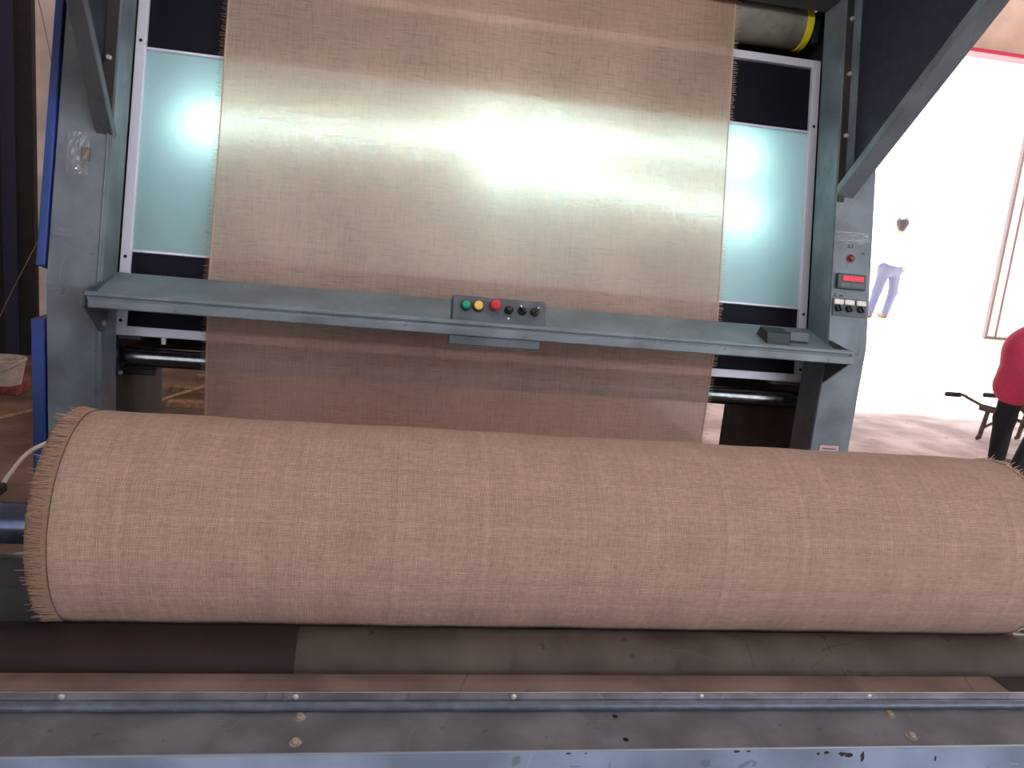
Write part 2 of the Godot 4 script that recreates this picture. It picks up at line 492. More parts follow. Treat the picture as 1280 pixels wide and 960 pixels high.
func person(J: Dictionary, label: String, wear: Array, cells: Array) -> Node3D:
	# J holds the joints of the pose; wear the materials of top, trousers, hair, shoes and how far the top hangs
	var base: Vector3 = (J.ankle[0] + J.ankle[1]) / 2.0
	base.y = J.ground
	var o := thing("person", base, label, "person")
	var fwd: Vector3 = J.face
	var up: Vector3 = (J.head - J.neck).normalized()
	var sd := fwd.cross(up).normalized()
	var arm := []; var body := []
	body.append([J.pelvis, J.waist, 0.125, 0.11]); body.append([J.waist, J.chest, 0.11, 0.125]); body.append([J.chest, J.neck, 0.105, 0.055])
	body.append([J.neck, J.head - up * 0.06, 0.054, 0.052])
	for i in 2:
		body.append([J.chest.lerp(J.neck, 0.55), J.shoulder[i], 0.075, 0.052])
		body.append([J.shoulder[i], J.elbow[i], 0.048, 0.038]); body.append([J.elbow[i], J.wrist[i], 0.038, 0.026])
		body.append([J.pelvis, J.hip[i], 0.11, 0.095]); body.append([J.hip[i], J.knee[i], 0.088, 0.056]); body.append([J.knee[i], J.ankle[i], 0.055, 0.038])
		body.append([J.ankle[i] + Vector3(0, -0.03, 0), J.toe[i], 0.036, 0.028])
	var hd := [[J.head - up * 0.03 + fwd * 0.012, J.head + up * 0.045 - fwd * 0.012, 0.074, 0.088], [J.head - up * 0.085 + fwd * 0.045, J.head - up * 0.03 + fwd * 0.04, 0.036, 0.052],
		[J.head + fwd * 0.088, J.head - up * 0.035 + fwd * 0.105, 0.009, 0.015], [J.head - up * 0.062 + fwd * 0.082 - sd * 0.018, J.head - up * 0.062 + fwd * 0.082 + sd * 0.018, 0.009, 0.009],
		[J.neck, J.head - up * 0.05, 0.050, 0.052]]
	for s in [-1.0, 1.0]:
		hd.append([J.head + sd * s * 0.082 + up * 0.02, J.head + sd * s * 0.08 - up * 0.03, 0.014, 0.010])
		hd.append([J.head + sd * s * 0.03 + fwd * 0.078 + up * 0.024, J.head + sd * s * 0.045 + fwd * 0.074 + up * 0.024, 0.010, 0.010])
	var sets := [[body, 0.05, cells[0]], [hd, 0.012, cells[1]]]
	for i in 2: sets.append([hand_bones(J.wrist[i], J.hand[i], J.thumb[i], J.curl[i]), 0.008, cells[1]])
	put("body", blob_mesh(sets), M.skin, o)
	for s in [-1.0, 1.0]: put("eye", blob_mesh([[[[J.head + sd * s * 0.034 + fwd * 0.083, J.head + sd * s * 0.034 + fwd * 0.0835, 0.011, 0.011]], 0.002, 0.004]]), M.black, o)
	var hair := [[J.head + up * 0.03 - fwd * 0.028, J.head + up * 0.055 - fwd * 0.005, 0.096, 0.090], [J.head - up * 0.05 - fwd * 0.04, J.head + up * 0.02 - fwd * 0.03, 0.066, 0.085]]
	put("hair", blob_mesh([[hair, 0.03, 0.012]]), wear[2], o)
	var top := []
	top.append([J.pelvis.lerp(J.waist, wear[5]), J.waist, wear[4], 0.150]); top.append([J.waist, J.chest, 0.150, 0.155]); top.append([J.chest, J.chest.lerp(J.neck, 0.75), 0.135, 0.07])
	for i in 2:
		top.append([J.chest.lerp(J.neck, 0.5), J.shoulder[i], 0.09, 0.07])
		top.append([J.shoulder[i], J.elbow[i], 0.068, 0.056])
		top.append([J.elbow[i], J.elbow[i].lerp(J.wrist[i], 0.9), 0.056, 0.044])
		if wear[6] > 0.0: top.append([J.pelvis, J.hip[i].lerp(J.knee[i], wear[6]), wear[4], wear[4] * 0.82])
	put(wear[7], blob_mesh([[top, 0.06, cells[0]]]), wear[0], o)
	var leg := [[J.pelvis, J.pelvis.lerp(J.waist, 0.3), 0.142, 0.128]]
	for i in 2:
		leg.append([J.pelvis, J.hip[i], 0.125, 0.108]); leg.append([J.hip[i], J.knee[i], 0.102, 0.074]); leg.append([J.knee[i], J.ankle[i] + Vector3(0, 0.02, 0), 0.074, 0.062])
	put("trousers", blob_mesh([[leg, 0.04, cells[0]]]), wear[1], o)
	for i in 2:
		put("shoe", blob_mesh([[[[J.ankle[i] + Vector3(0, -0.025, 0), J.toe[i], 0.050, 0.040], [J.ankle[i] + Vector3(0, 0.0, 0), J.ankle[i] + Vector3(0, -0.03, 0), 0.046, 0.05]], 0.02, 0.012]]), wear[3], o)
	return o
# ---------------------------------------------------------------- the place
func lights_and_camera() -> void:
	var cam := Camera3D.new()
	cam.name = "camera"
	cam.fov = rad_to_deg(2.0 * atan(0.48))
	cam.near = 0.05; cam.far = 200.0
	cam.transform = Transform3D(Basis(Vector3(0.98388325, 0.09563738, 0.1510869), Vector3(-0.06453607, 0.97792125, -0.19875894), Vector3(-0.16675987, 0.18580504, 0.9683324)).transposed().transposed(), Vector3(0, 1.45, 0))
	add_child(cam); cam.current = true
	var sky_mat := ProceduralSkyMaterial.new()
	sky_mat.sky_top_color = Color(0.84, 0.92, 1.0); sky_mat.sky_horizon_color = Color(0.96, 0.98, 1.0)
	sky_mat.ground_horizon_color = Color(0.8, 0.78, 0.76); sky_mat.ground_bottom_color = Color(0.7, 0.68, 0.66)
	sky_mat.sun_angle_max = 0.0
	var sky := Sky.new(); sky.sky_material = sky_mat
	var env := Environment.new()
	env.background_mode = Environment.BG_SKY; env.sky = sky
	env.ambient_light_source = Environment.AMBIENT_SOURCE_SKY
	env.tonemap_mode = Environment.TONE_MAPPER_LINEAR
	env.tonemap_exposure = 4.0
	env.sdfgi_enabled = true; env.ssao_enabled = true; env.ssil_enabled = true
	var we := WorldEnvironment.new(); we.name = "world_environment"; we.environment = env
	add_child(we)
	var sun := DirectionalLight3D.new(); sun.name = "sun"
	sun.rotation_degrees = Vector3(-66, 160, 0)
	sun.light_energy = 2.2; sun.light_color = Color(1.0, 0.96, 0.92); sun.light_angular_distance = 10.0; sun.shadow_enabled = true
	add_child(sun)

func shed() -> void:
	org = Vector3(3, 0, -3)
	begin(); bounds(Vector3(-6, -0.15, -9.1), Vector3(13, 0, 4.6)); struct("floor", M.floor, "worn pinkish concrete shop floor", "floor")
	begin(); bounds(Vector3(-6, 0.0, -9.1), Vector3(2.5, 0.003, 4.4)); struct("floor", M.shaded_floor, "floor under and behind the machine, painted darker brown for the dim light", "floor")  # added slab, its darker colour stands for shade on the dim side
	begin(); bounds(Vector3(-6, -0.15, -9.3), Vector3(4.6, 6.2, -9.1)); bounds(Vector3(11.0, -0.15, -9.3), Vector3(13, 6.2, -9.1)); bounds(Vector3(4.6, 4.08, -9.3), Vector3(11.0, 6.2, -9.1))
	struct("wall_back", M.plaster, "pinkish plastered wall behind the machine, above the open doorway", "wall")
	begin(); bounds(Vector3(-6.2, -0.15, -7.6), Vector3(-6, 6.2, 4.6)); bounds(Vector3(-6.2, -0.15, -9.3), Vector3(-6, 0.4, -7.6)); bounds(Vector3(-6.2, 5.6, -9.3), Vector3(-6, 6.2, -7.6)); struct("wall_left", M.plaster, "pinkish plastered wall on the dim side of the shed", "wall")  # unseen far opening put in to light the back wall strip
	begin(); bounds(Vector3(13, -0.15, -9.3), Vector3(13.2, 6.2, 4.6)); struct("wall_right", M.plaster, "pinkish plastered wall beyond the doorway", "wall")
	begin(); bounds(Vector3(-6.2, 4.9, 4.4), Vector3(13.2, 6.2, 4.6)); bounds(Vector3(-6.2, -0.15, 4.4), Vector3(-3.0, 4.9, 4.6)); bounds(Vector3(-1.7, -0.15, 4.4), Vector3(1.9, 4.9, 4.6)); bounds(Vector3(12.8, -0.15, 4.4), Vector3(13.2, 4.9, 4.6))  # unseen middle pier added to hold light off the left side
	struct("wall_front", M.plaster, "plastered wall with the wide entrance behind the photographer", "wall")
	begin(); bounds(Vector3(-6.2, 6.2, -9.3), Vector3(13.2, 6.35, 4.6)); struct("ceiling", M.roof, "grey shed roof", "ceiling")
	begin(); bounds(Vector3(4.6, 4.05, -9.32), Vector3(11.0, 4.095, -9.07), 0.004); struct("trim_1", M.lintel, "red painted lintel over the bright doorway", "trim")
	org = Vector3(8, 0, -20)
	begin(); prism([Vector2(0, -9.1), Vector2(0.62, -10.9), Vector2(0.62, -60), Vector2(-0.3, -60), Vector2(-0.3, -9.1)], -30, 60)
	struct("yard", M.yard, "sunlit pale yard rising beyond the doorway", "ground")
	begin(); bounds(Vector3(-30, -0.3, 4.6), Vector3(40, -0.02, 40)); struct("forecourt", M.yard, "pale open ground before the shed", "ground")

func jute() -> void:
	# the roll in front
	var r := 0.1659; var c := Vector3(0, 0.9458, -1.295)
	var xl := -0.4675; var xr := 1.1756
	var o := thing("jute_roll", Vector3(0.354, c.y - r, c.z), "thick roll of woven natural jute lying across the front of the machine", "fabric roll")
	begin()
	var prof := []
	for i in 81:
		var t := i / 80.0
		prof.append([t * (xr - xl), r + 0.0007 * sin(t * 23.0) + 0.0006 * sin(t * 61.0 + 1.0) - (0.0026 if i < 2 else 0.0)])
	lathe(Vector3(xl, c.y, c.z), Vector3.RIGHT, prof.slice(1, 81), 120, false, 1.0)
	done("cloth_body", M.roll, o)
	begin()
	for q in [[xl, xl + 0.024]]: lathe(Vector3(q[0], c.y, c.z), Vector3.RIGHT, [[0.002, r - 0.0028], [0.0225, r - 0.0012]], 96, false)
	done("under_layer", M.under, o).set_meta("kind", "stuff")
	for e in 2:      # the wound end: edge of every layer
		var x: float = [xl + 0.004, xr - 0.004][e]; var dx: float = [-1.0, 1.0][e]
		begin()
		var ring := []
		for i in 56:
			var rr := lerpf(0.040, r - 0.001, i / 55.0)
			ring.append([0.0 if i % 2 else 0.004, rr])
		var rev := ring.duplicate()
		lathe(Vector3(x, c.y, c.z), Vector3.RIGHT * dx, rev, 72, false)
		done("wound_end", M.end_layers, o)
		# loose weft ends along the selvedge
		begin()
		st.set_smooth_group(-1)
		for i in (1300 if e == 0 else 800):
			var a := rng.randf() * TAU
			var len := rng.randf_range(0.020, 0.027) if i % 25 else rng.randf_range(0.027, 0.036)
			var r0 := r + rng.randf_range(-0.0012, 0.0012)
			if e == 1: len = rng.randf_range(0.006, 0.013)
			var x0 := x - dx * (0.024 if e == 0 else 0.003) + rng.randf_range(-0.002, 0.002)
			var p := Vector3(x0, c.y + sin(a) * r0, c.z + cos(a) * r0)
			var a2 := a + rng.randfn(0, 0.02)
			var r1 := r0 + rng.randf_range(-0.004, 0.005) + (rng.randf_range(0.0, 0.008) if i % 25 == 0 else 0.0)
			var q := Vector3(x0 + dx * len, c.y + sin(a2) * r1, c.z + cos(a2) * r1)
			strand(p, q, 0.0008)
		var fr := done("fringe", M.yarn if e == 0 else M.yarn_pale, o)
		fr.set_meta("kind", "stuff"); fr.set_meta("label", "frayed weft ends along the edge of the roll")
		if e == 1: continue
		# the dark stitch line where the fringe begins
		begin()
		lathe(Vector3(x - dx * 0.026, c.y, c.z), Vector3.RIGHT, [[0.0, r + 0.0004], [0.0006, r + 0.0011], [0.0012, r + 0.0004]], 96, false)
		done("selvedge", M.stitch, o)
	# the sheet on the machine: over the top roller, down the glass, plumb below the tray, under a guide roller, up to the winder
	var path := []
	var k := onp(0, 2.245, -0.079)
	var B := lean_basis()
	for i in 6: path.append(Vector2(lerpf(0.55, 2.10, i / 5.0), lerpf(-3.02, k.z - 0.075, i / 5.0)))
	for i in 11:
		var ph := deg_to_rad(lerpf(185.0, 0.0, i / 10.0))
		var p := k + (B.z * cos(ph) + B.y * sin(ph)) * 0.079
		path.append(Vector2(p.y, p.z))
	for i in range(1, 21):
		var p := onp(0, lerpf(2.24, 1.19, i / 20.0), 0.0)
		path.append(Vector2(p.y, p.z))
	for i in range(1, 13): path.append(Vector2(lerpf(1.19, 0.30, i / 12.0), -2.4435))
	for i in range(1, 9):
		var a := deg_to_rad(180.0 + i * 14.0)
		path.append(Vector2(0.30 + sin(a) * 0.05, -2.3935 + cos(a) * 0.05))
	for i in range(1, 9): path.append(Vector2(0.25, -2.38).lerp(Vector2(0.72, -1.51), i / 8.0))
	path.append(Vector2(0.78, -1.505)); path.append(Vector2(0.82, -1.47)); path.append(Vector2(0.826, -1.42))
	var s := thing("jute_cloth", Vector3(0.286, 0.25, -2.44), "open weave jute cloth hanging over the lit glass of the inspection machine", "fabric")
	begin()
	st.set_smooth_group(1)
	var arc := [0.0]
	for i in path.size() - 1: arc.append(arc[i] + path[i].distance_to(path[i + 1]))
	var x0 := -0.502; var x1 := 1.077; var n := 48
	var at := func(i: int, j: int) -> Vector3:
		var x := lerpf(x0, x1, float(j) / n)
		var w := 0.0012 * sin(x * 9.0 + arc[i] * 2.0) * (1.0 if i > 17 and i < 36 else 0.3)
		return Vector3(x, path[i].x, path[i].y + maxf(w, -0.0004))
	for i in path.size() - 1:
		for j in n:
			var a: Vector3 = at.call(i, j); var b: Vector3 = at.call(i, j + 1); var cc: Vector3 = at.call(i + 1, j + 1); var d: Vector3 = at.call(i + 1, j)
			var ua := Vector2((a.x + 1) / 1.75, arc[i] / 1.75); var uc := Vector2((cc.x + 1) / 1.75, arc[i + 1] / 1.75)
			tri(a, b, cc, ua, Vector2(uc.x, ua.y), uc)
			tri(a, cc, d, ua, uc, Vector2(ua.x, uc.y))
	done("cloth", M.cloth, s)
	for e in 2:
		var x: float = [x0, x1][e]; var dx: float = [-1.0, 1.0][e]
		begin(); st.set_smooth_group(-1)
		var seg := 18
		var travel := 0.0
		for i in range(12, path.size() - 14):
			var l: float = arc[i + 1] - arc[i]
			while travel < l:
				var p: Vector2 = path[i].lerp(path[i + 1], travel / l)
				var a := Vector3(x - dx * 0.006, p.x, p.y + 0.001)
				strand(a, a + Vector3(dx * rng.randf_range(0.014, 0.024), rng.randfn(0, 0.0018), rng.randf_range(-0.001, 0.003)), 0.0008)
				travel += rng.randf_range(0.0035, 0.0065)
			travel -= l
		var fr := done("fringe", M.yarn if e == 0 else M.yarn_pale, s)  # right fringe is paler: doorway light painted into its yarn
		fr.set_meta("kind", "stuff")
		begin()
		var line := []
		for i in range(12, path.size() - 14): line.append(Vector3(x - dx * 0.004, path[i].x, path[i].y + 0.0012))
		tube(line, 0.0014, 5)
		done("selvedge", M.yarn_pale, s)

func strand(p: Vector3, q: Vector3, r: float) -> void:
	# a thread: a three-sided tapering prism
	var B := frame_of(q - p)
	var a := []; var b := []
	for k in 3:
		var d := (B.x * cos(TAU * k / 3) + B.z * sin(TAU * k / 3)) * r
		a.append(p + d); b.append(q + d * 0.5)
	for k in 3:
		tri(a[k], b[k], b[(k + 1) % 3]); tri(a[k], b[(k + 1) % 3], a[(k + 1) % 3])

func cbox(x0: float, x1: float, y0: float, y1: float, t0: float, t1: float, bev := 0.0) -> void:
	# a box lying on the upper front face of a column
	var a := onc(x0, y0, 0); var b := onc(x1, y1, 0)
	var n := Vector3(0, sin(tilt), cos(tilt))
	box((a + b) / 2 + n * (t0 + t1) / 2, Vector3(x1 - x0, (y1 - y0) / cos(tilt), t1 - t0), bev, lean_basis())

func disc(p: Vector3, n: Vector3, r: float, h: float, bev := 0.0, seg := 16) -> void:
	rod(p, p + n.normalized() * h, r, seg) if bev == 0.0 else lathe(p, n, [[0.0, r], [h - bev, r], [h, r - bev]], seg)

func machine() -> void:
	var o := thing("inspection_machine", Vector3(0.31, 0, -2.6), "tall grey steel cloth inspection machine with a backlit frosted glass table", "machine")
	var nrm := Vector3(0, sin(tilt), cos(tilt))
	# columns: a plumb lower half and an upper half that leans back
	for e in 2:
		var a: float = [-0.873, 1.368][e]; var b: float = [-0.737, 1.502][e]
		begin()
		prism([Vector2(0, -2.28), Vector2(1.2, -2.28), Vector2(2.36, -2.28 - 1.16 * tan(tilt)), Vector2(2.36, -2.40 - 1.16 * tan(tilt)), Vector2(1.2, -2.40), Vector2(0, -2.40)], a, b)
		var col := done("column", M.paint, o)
		begin()      # the bright folded seam along the inner corner
		var xe: float = [b - 0.012, a + 0.004][e]
		tube([onc(xe, 0.4, 0.001), onc(xe, 1.19, 0.001)], 0.0025, 6); tube([onc(xe, 1.21, 0.001), onc(xe, 2.3, 0.001)], 0.0025, 6)
		done("folded_seam", M.paint, col)
		begin()
		prism([Vector2(0, -2.42), Vector2(1.2, -2.42), Vector2(2.3, -2.66), Vector2(2.3, -3.06), Vector2(0, -3.06)], [-0.80, 1.425][e], [-0.78, 1.445][e])
		done("side_plate", M.dark, o)
		# bracket that carries the canopy: web, sloping flange, mounting flange with bolts
		var lo: Vector2 = [Vector2(1.604, -2.373), Vector2(1.645, -2.40)][e]
		var up: Vector2 = [Vector2(1.89, -2.165), Vector2(2.101, -1.867)][e]
		var dir := (up - lo).normalized()
		var top := lo + dir * ((2.34 - lo.x) / dir.x)
		begin()
		prism([lo + dir * 0.07, top, Vector2(2.34, onc(0, 2.34, 0.002).z), Vector2(lo.x + 0.02, onc(0, lo.x + 0.02, 0.002).z)], [-0.778, 1.424][e], [-0.773, 1.430][e])
		var web := done("bracket_web", M.navy, o)
		begin()
		var mid := (lo + top) / 2
		var L := lo.distance_to(top) + 0.03
		var bb := Basis(Vector3.RIGHT, Vector3(0, dir.x, dir.y), Vector3(0, -dir.y, dir.x))
		var xa: float = [-0.778, 1.372][e]; var xb: float = [-0.737, 1.430][e]
		box(Vector3((xa + xb) / 2, mid.x, mid.y) + bb.z * 0.004, Vector3(xb - xa, L, 0.008), 0.002, bb)
		var xi: float = [xb - 0.004, xa][e]
		box(Vector3(xi + 0.002, mid.x, mid.y) - bb.z * 0.008, Vector3(0.005, L, 0.026), 0.001, bb)
		done("sloping_flange", M.paint if e == 1 else M.bracket, web)
		begin()
		cbox([-0.772, 1.374][e], [-0.742, 1.396][e], 1.64, 2.33, 0.0, 0.006, 0.001)
		done("mounting_flange", M.dark, web)
		for y in ([1.80, 2.2] if e == 0 else [1.84, 2.03, 2.2]):
			begin(); disc(onc([-0.757, 1.388][e], y, 0.006), nrm, 0.008, 0.009, 0.002, 6); done("bolt", M.bolt, web)
	# canopy above the columns, out of the picture but for its lower beam
	begin(); cbox(-0.9, 1.53, 2.272, 2.345, -0.115, 0.004, 0.004); done("cross_beam", M.bracket, o)
	begin(); prism([Vector2(2.345, -1.58), Vector2(2.36, -1.58), Vector2(2.36, -3.1), Vector2(2.345, -3.1)], -0.92, 1.55); done("canopy", M.bracket, o)
	begin(); bounds(Vector3(-0.60, 2.335, -1.66), Vector3(1.24, 2.346, -1.60), 0.002); var hl := done("added_canopy_lamp", M.bracket, o)  # unseen lamp, tube and light added to brighten cloth and tray
	begin(); rod(Vector3(-0.58, 2.322, -1.63), Vector3(1.22, 2.322, -1.63), 0.012, 12, 0.003); done("tube_lamp", M.lamp, hl)
	var cl := AreaLight3D.new(); cl.name = "added_canopy_light"
	cl.area_size = Vector2(1.8, 0.024); cl.area_normalize_energy = true; cl.light_energy = 0.155; cl.light_color = Color(1.0, 0.97, 0.93); cl.area_range = 30.0; cl.area_attenuation = 2.0; cl.shadow_enabled = true
	cl.transform = Transform3D(Basis(), Vector3(0.32, 2.308, -1.638) - org).looking_at(Vector3(0.32, 1.65, -2.5) - org)
	hl.add_child(cl)
	begin()      # blue side sheets on the outside of the near column
	cbox(-0.901, -0.880, 1.245, 2.36, -0.30, 0.004, 0.002)
	done("side_sheet", M.blue, o)
	begin(); bounds(Vector3(-0.911, 0.05, -2.62), Vector3(-0.879, 1.105, -2.276), 0.002); done("side_sheet", M.blue, o)
	# aluminium frame round the glass
	var T := -0.030
	for e in 2:
		begin(); pbox([-0.755, 1.377][e], [-0.727, 1.405][e], 1.057, 2.119, T - 0.025, T, 0.0015)
		var s := done("frame_stile", M.alu, o)
		for y in [1.28, 1.90, 1.098]:
			begin(); disc(onp([-0.741, 1.391][e], y, T), nrm, 0.005, 0.0015, 0.0005, 12); done("screw", M.hole, s)
	for y in [1.057, 2.093]:
		begin(); pbox(-0.727, 1.377, y, y + 0.026, T - 0.025, T, 0.0015); done("frame_rail", M.alu, o)
	for y in [1.296, 1.879]:
		begin(); pbox(-0.727, 1.377, y, y + 0.007, T - 0.022, T - 0.006, 0.001); done("glass_bead", M.alu, o)
	begin(); pbox(-0.727, 1.377, 1.303, 1.879, T - 0.022, T - 0.016); var gl := done("frosted_glass", M.frost, o); gl.set_meta("label", "frosted pale teal glass lit from behind by lamps")
	for y in [[1.083, 1.296], [1.886, 2.093]]:
		begin(); pbox(-0.727, 1.377, y[0], y[1], T - 0.022, T - 0.016); done("dark_panel", M.black_glass, o)
	begin()
	pbox(-0.75, 1.40, 1.28, 1.91, -0.235, -0.225); pbox(-0.75, 1.40, 1.28, 1.29, -0.225, -0.056); pbox(-0.75, 1.40, 1.90, 1.91, -0.225, -0.056)
	pbox(-0.75, -0.74, 1.29, 1.90, -0.225, -0.056); pbox(1.39, 1.40, 1.29, 1.90, -0.225, -0.056)
	done("light_box", M.box_white, o)
	# lamps in the box: tubes, and round lamps where the glass glares
	for q in [[-0.52, 1.690, 0.27, 1.728, 1.35], [0.46, 1.757, 1.10, 1.783, 1.1], [0.46, 1.642, 1.10, 1.592, 1.0]]:
		var a := onp(q[0], q[1], -0.118); var b := onp(q[2], q[3], -0.118)
		begin(); rod(a, b, 0.012, 12, 0.003)
		var tb := done("tube_lamp", M.lamp, o)
		var al := AreaLight3D.new(); al.name = "tube_light"
		al.area_size = Vector2(a.distance_to(b), 0.024); al.area_normalize_energy = true
		al.light_color = Color(0.94, 1.0, 1.0); al.light_energy = TUBE * q[4]; al.area_range = 30.0; al.area_attenuation = 2.0; al.shadow_enabled = true
		var xx := (b - a).normalized(); var zz := -nrm; var yy := zz.cross(xx)
		al.transform = Transform3D(Basis(xx, yy, zz), (a + b) / 2 + nrm * 0.014 - org)
		tb.add_child(al)
	for q in [[-0.562, 1.685, 0.064, 0.0072], [0.30, 1.755, 0.080, 0.016], [0.48, 1.765, 0.080, 0.016], [0.36, 1.645, 0.080, 0.016], [0.54, 1.648, 0.080, 0.016], [1.16, 1.785, 0.066, 0.0072], [1.17, 1.588, 0.066, 0.0072]]:
		var p := onp(q[0], q[1], -0.052 - q[2])
		begin(); lathe(p - nrm * 0.04, nrm, [[0.0, 0.012], [0.018, 0.014], [0.025, 0.022], [0.04, 0.026], [0.055, 0.022], [0.064, 0.010], [0.066, 0.001]], 16)
		var lb := done("round_lamp", M.lamp, o)
		var om := OmniLight3D.new(); om.name = "lamp_light"
		om.light_energy = q[3]; om.light_color = Color(0.92, 1.0, 1.0); om.light_size = 0.02; om.omni_range = 30.0; om.omni_attenuation = 2.0; om.shadow_enabled = true
		om.position = p - org
		lb.add_child(om)
	# rollers
	var k := onp(0, 2.245, -0.079)
	begin(); lathe(Vector3(-0.70, k.y, k.z), Vector3.RIGHT, [[0.0, 0.070], [0.004, 0.075], [2.036, 0.075], [2.04, 0.070]], 48)
	var tr := done("top_roller", M.sleeve, o)
	begin(); lathe(Vector3(1.334, k.y, k.z), Vector3.RIGHT, [[0.0, 0.074], [0.002, 0.0775], [0.024, 0.0775], [0.026, 0.074]], 48); done("yellow_band", M.yellow, tr)
	begin(); rod(Vector3(-0.78, k.y, k.z), Vector3(1.425, k.y, k.z), 0.018, 16); done("shaft", M.black, tr)
	begin(); bounds(Vector3(1.372, k.y - 0.06, k.z - 0.05), Vector3(1.40, k.y + 0.03, k.z + 0.05), 0.006); done("bearing", M.black, tr)
	begin(); rod(Vector3(-0.735, 0.984, -2.475), Vector3(1.412, 0.984, -2.475), 0.0295, 40, 0.002)
	var gr := done("guide_roller", M.steel, o)
	begin(); lathe(Vector3(-0.78, 0.984, -2.475), Vector3.RIGHT, [[0.0, 0.034], [0.02, 0.040], [0.034, 0.034], [0.040, 0.02]], 20); bounds(Vector3(-0.78, 0.925, -2.50), Vector3(-0.745, 0.975, -2.45), 0.004); bounds(Vector3(-0.77, 0.928, -2.50), Vector3(-0.65, 0.948, -2.475), 0.003); done("bearing", M.black, gr)
	begin(); disc(Vector3(-0.74, 0.938, -2.45), Vector3.BACK, 0.007, 0.006, 0.002, 6); done("bolt", M.bolt, gr)
	begin(); rod(Vector3(1.412, 0.984, -2.475), Vector3(1.43, 0.984, -2.475), 0.012, 12); done("journal", M.black, gr)
	begin(); rod(Vector3(-0.78, 0.30, -2.3935), Vector3(1.425, 0.30, -2.3935), 0.0485, 32, 0.002); done("guide_roller", M.steel, o)
	begin(); bounds(Vector3(-0.78, 0.885, -2.98), Vector3(1.425, 1.22, -2.93), 0.004); done("rear_crossbeam", M.dark, o)
	begin(); bounds(Vector3(-0.78, 1.93, -3.05), Vector3(1.425, 2.345, -3.03), 0.002); done("rear_panel", M.dark, o)
	begin(); bounds(Vector3(-0.63, 1.028, -2.462), Vector3(-0.618, 1.058, -2.455), 0.001); done("hanger_tab", M.white, o)
	for e in 2:
		begin(); bounds(Vector3([-0.75, 1.30][e], 1.035, -2.50), Vector3([-0.69, 1.40][e], 1.046, -2.465), 0.001); done("frame_shoe", M.bracket, o)
	# tray across the front
	begin(); prism([Vector2(1.168, -2.162), Vector2(1.176, -2.162), Vector2(1.234, -2.405), Vector2(1.226, -2.407)], -0.737, 1.377)
	var tray := done("tray", M.tray, o)
	begin(); bounds(Vector3(-0.738, 1.190, -2.166), Vector3(1.380, 1.203, -2.150), 0.004); bounds(Vector3(-0.732, 1.183, -2.164), Vector3(1.376, 1.192, -2.156)); done("tray_lip", M.tray, tray)
	begin(); bounds(Vector3(-0.728, 1.162, -2.170), Vector3(1.382, 1.186, -2.146), 0.003); done("tray_front", M.tray, tray)
	for e in 2:
		begin(); prism([Vector2(1.200, -2.152), Vector2(1.165, -2.152), Vector2(1.082, -2.278), Vector2(1.082, -2.30), Vector2(1.232, -2.405)], [-0.741, 1.372][e], [-0.736, 1.377][e])
		done("tray_gusset", M.bracket, tray)
	begin(); disc(Vector3(-0.735, 1.105, -2.285), Vector3.RIGHT, 0.010, 0.006, 0.002, 6); done("bolt", M.bolt, tray)
	# push buttons in a sloping box on the tray
	var cbas := Basis(Vector3.RIGHT, deg_to_rad(-24.0))
	var cp := Vector3(0.322, 1.221, -2.212)
	begin(); box(cp, Vector3(0.262, 0.078, 0.05), 0.003, cbas); var cb := done("control_box", M.box_grey, o)
	var fc := func(x: float, y: float) -> Vector3: return cp + cbas * Vector3(x - 0.322, y, 0.025)
	var fn := cbas * Vector3.BACK
	for q in [[0.228, M.green, 0.012, 0.010], [0.262, M.amber, 0.013, 0.011]]:
		begin(); disc(fc.call(q[0], 0.010), fn, q[2] + 0.003, 0.004, 0.001, 20); done("bezel", M.black, cb)
		begin(); lathe(fc.call(q[0], 0.010) + fn * 0.004, fn, [[0.0, q[2] - 0.001], [q[3] - 0.003, q[2]], [q[3], q[2] - 0.003]], 20); done("push_button", q[1], cb)
	begin(); lathe(fc.call(0.307, 0.012), fn, [[0.0, 0.009], [0.012, 0.009], [0.016, 0.016], [0.024, 0.016], [0.028, 0.012], [0.029, 0.001]], 24); done("stop_button", M.red, cb)
	var kn := 0
	for q in [[0.348, 0.0], [0.386, 0.7], [0.421, -0.8]]:
		begin(); disc(fc.call(q[0], 0.006), fn, 0.012, 0.008, 0.002, 20)
		if kn > 0: box(fc.call(q[0], 0.006) + fn * 0.014, Vector3(0.007, 0.026, 0.014), 0.002, cbas * Basis(Vector3.BACK, q[1]))
		else: disc(fc.call(q[0], 0.006) + fn * 0.008, fn, 0.009, 0.010, 0.002, 20)
		var kk := done("selector_knob", M.black, cb)
		begin()
		if kn == 0: disc(fc.call(q[0], -0.018), fn, 0.003, 0.0006, 0.0, 10)
		else: box(fc.call(q[0], 0.006) + cbas * Vector3(sin(-q[1]), cos(q[1]), 0) * 0.010 + fn * 0.0212, Vector3(0.003, 0.006, 0.0008), 0.0, cbas * Basis(Vector3.BACK, q[1]))
		done("pointer_mark", M.white, cb)
		kn += 1
	begin(); bounds(Vector3(0.186, 1.136, -2.19), Vector3(0.438, 1.1615, -2.160), 0.002); done("mounting_plate", M.tray, cb)
	# meter, pilot light and sockets on the far column
	begin(); cbox(1.385, 1.482, 1.374, 1.421, 0.0, 0.012, 0.002); var mt := done("counter", M.display, o); mt.set_meta("label", "counter with red lit digits")
	begin(); cbox(1.402, 1.476, 1.398, 1.4145, 0.011, 0.0125); done("window", M.black, mt)
	begin()
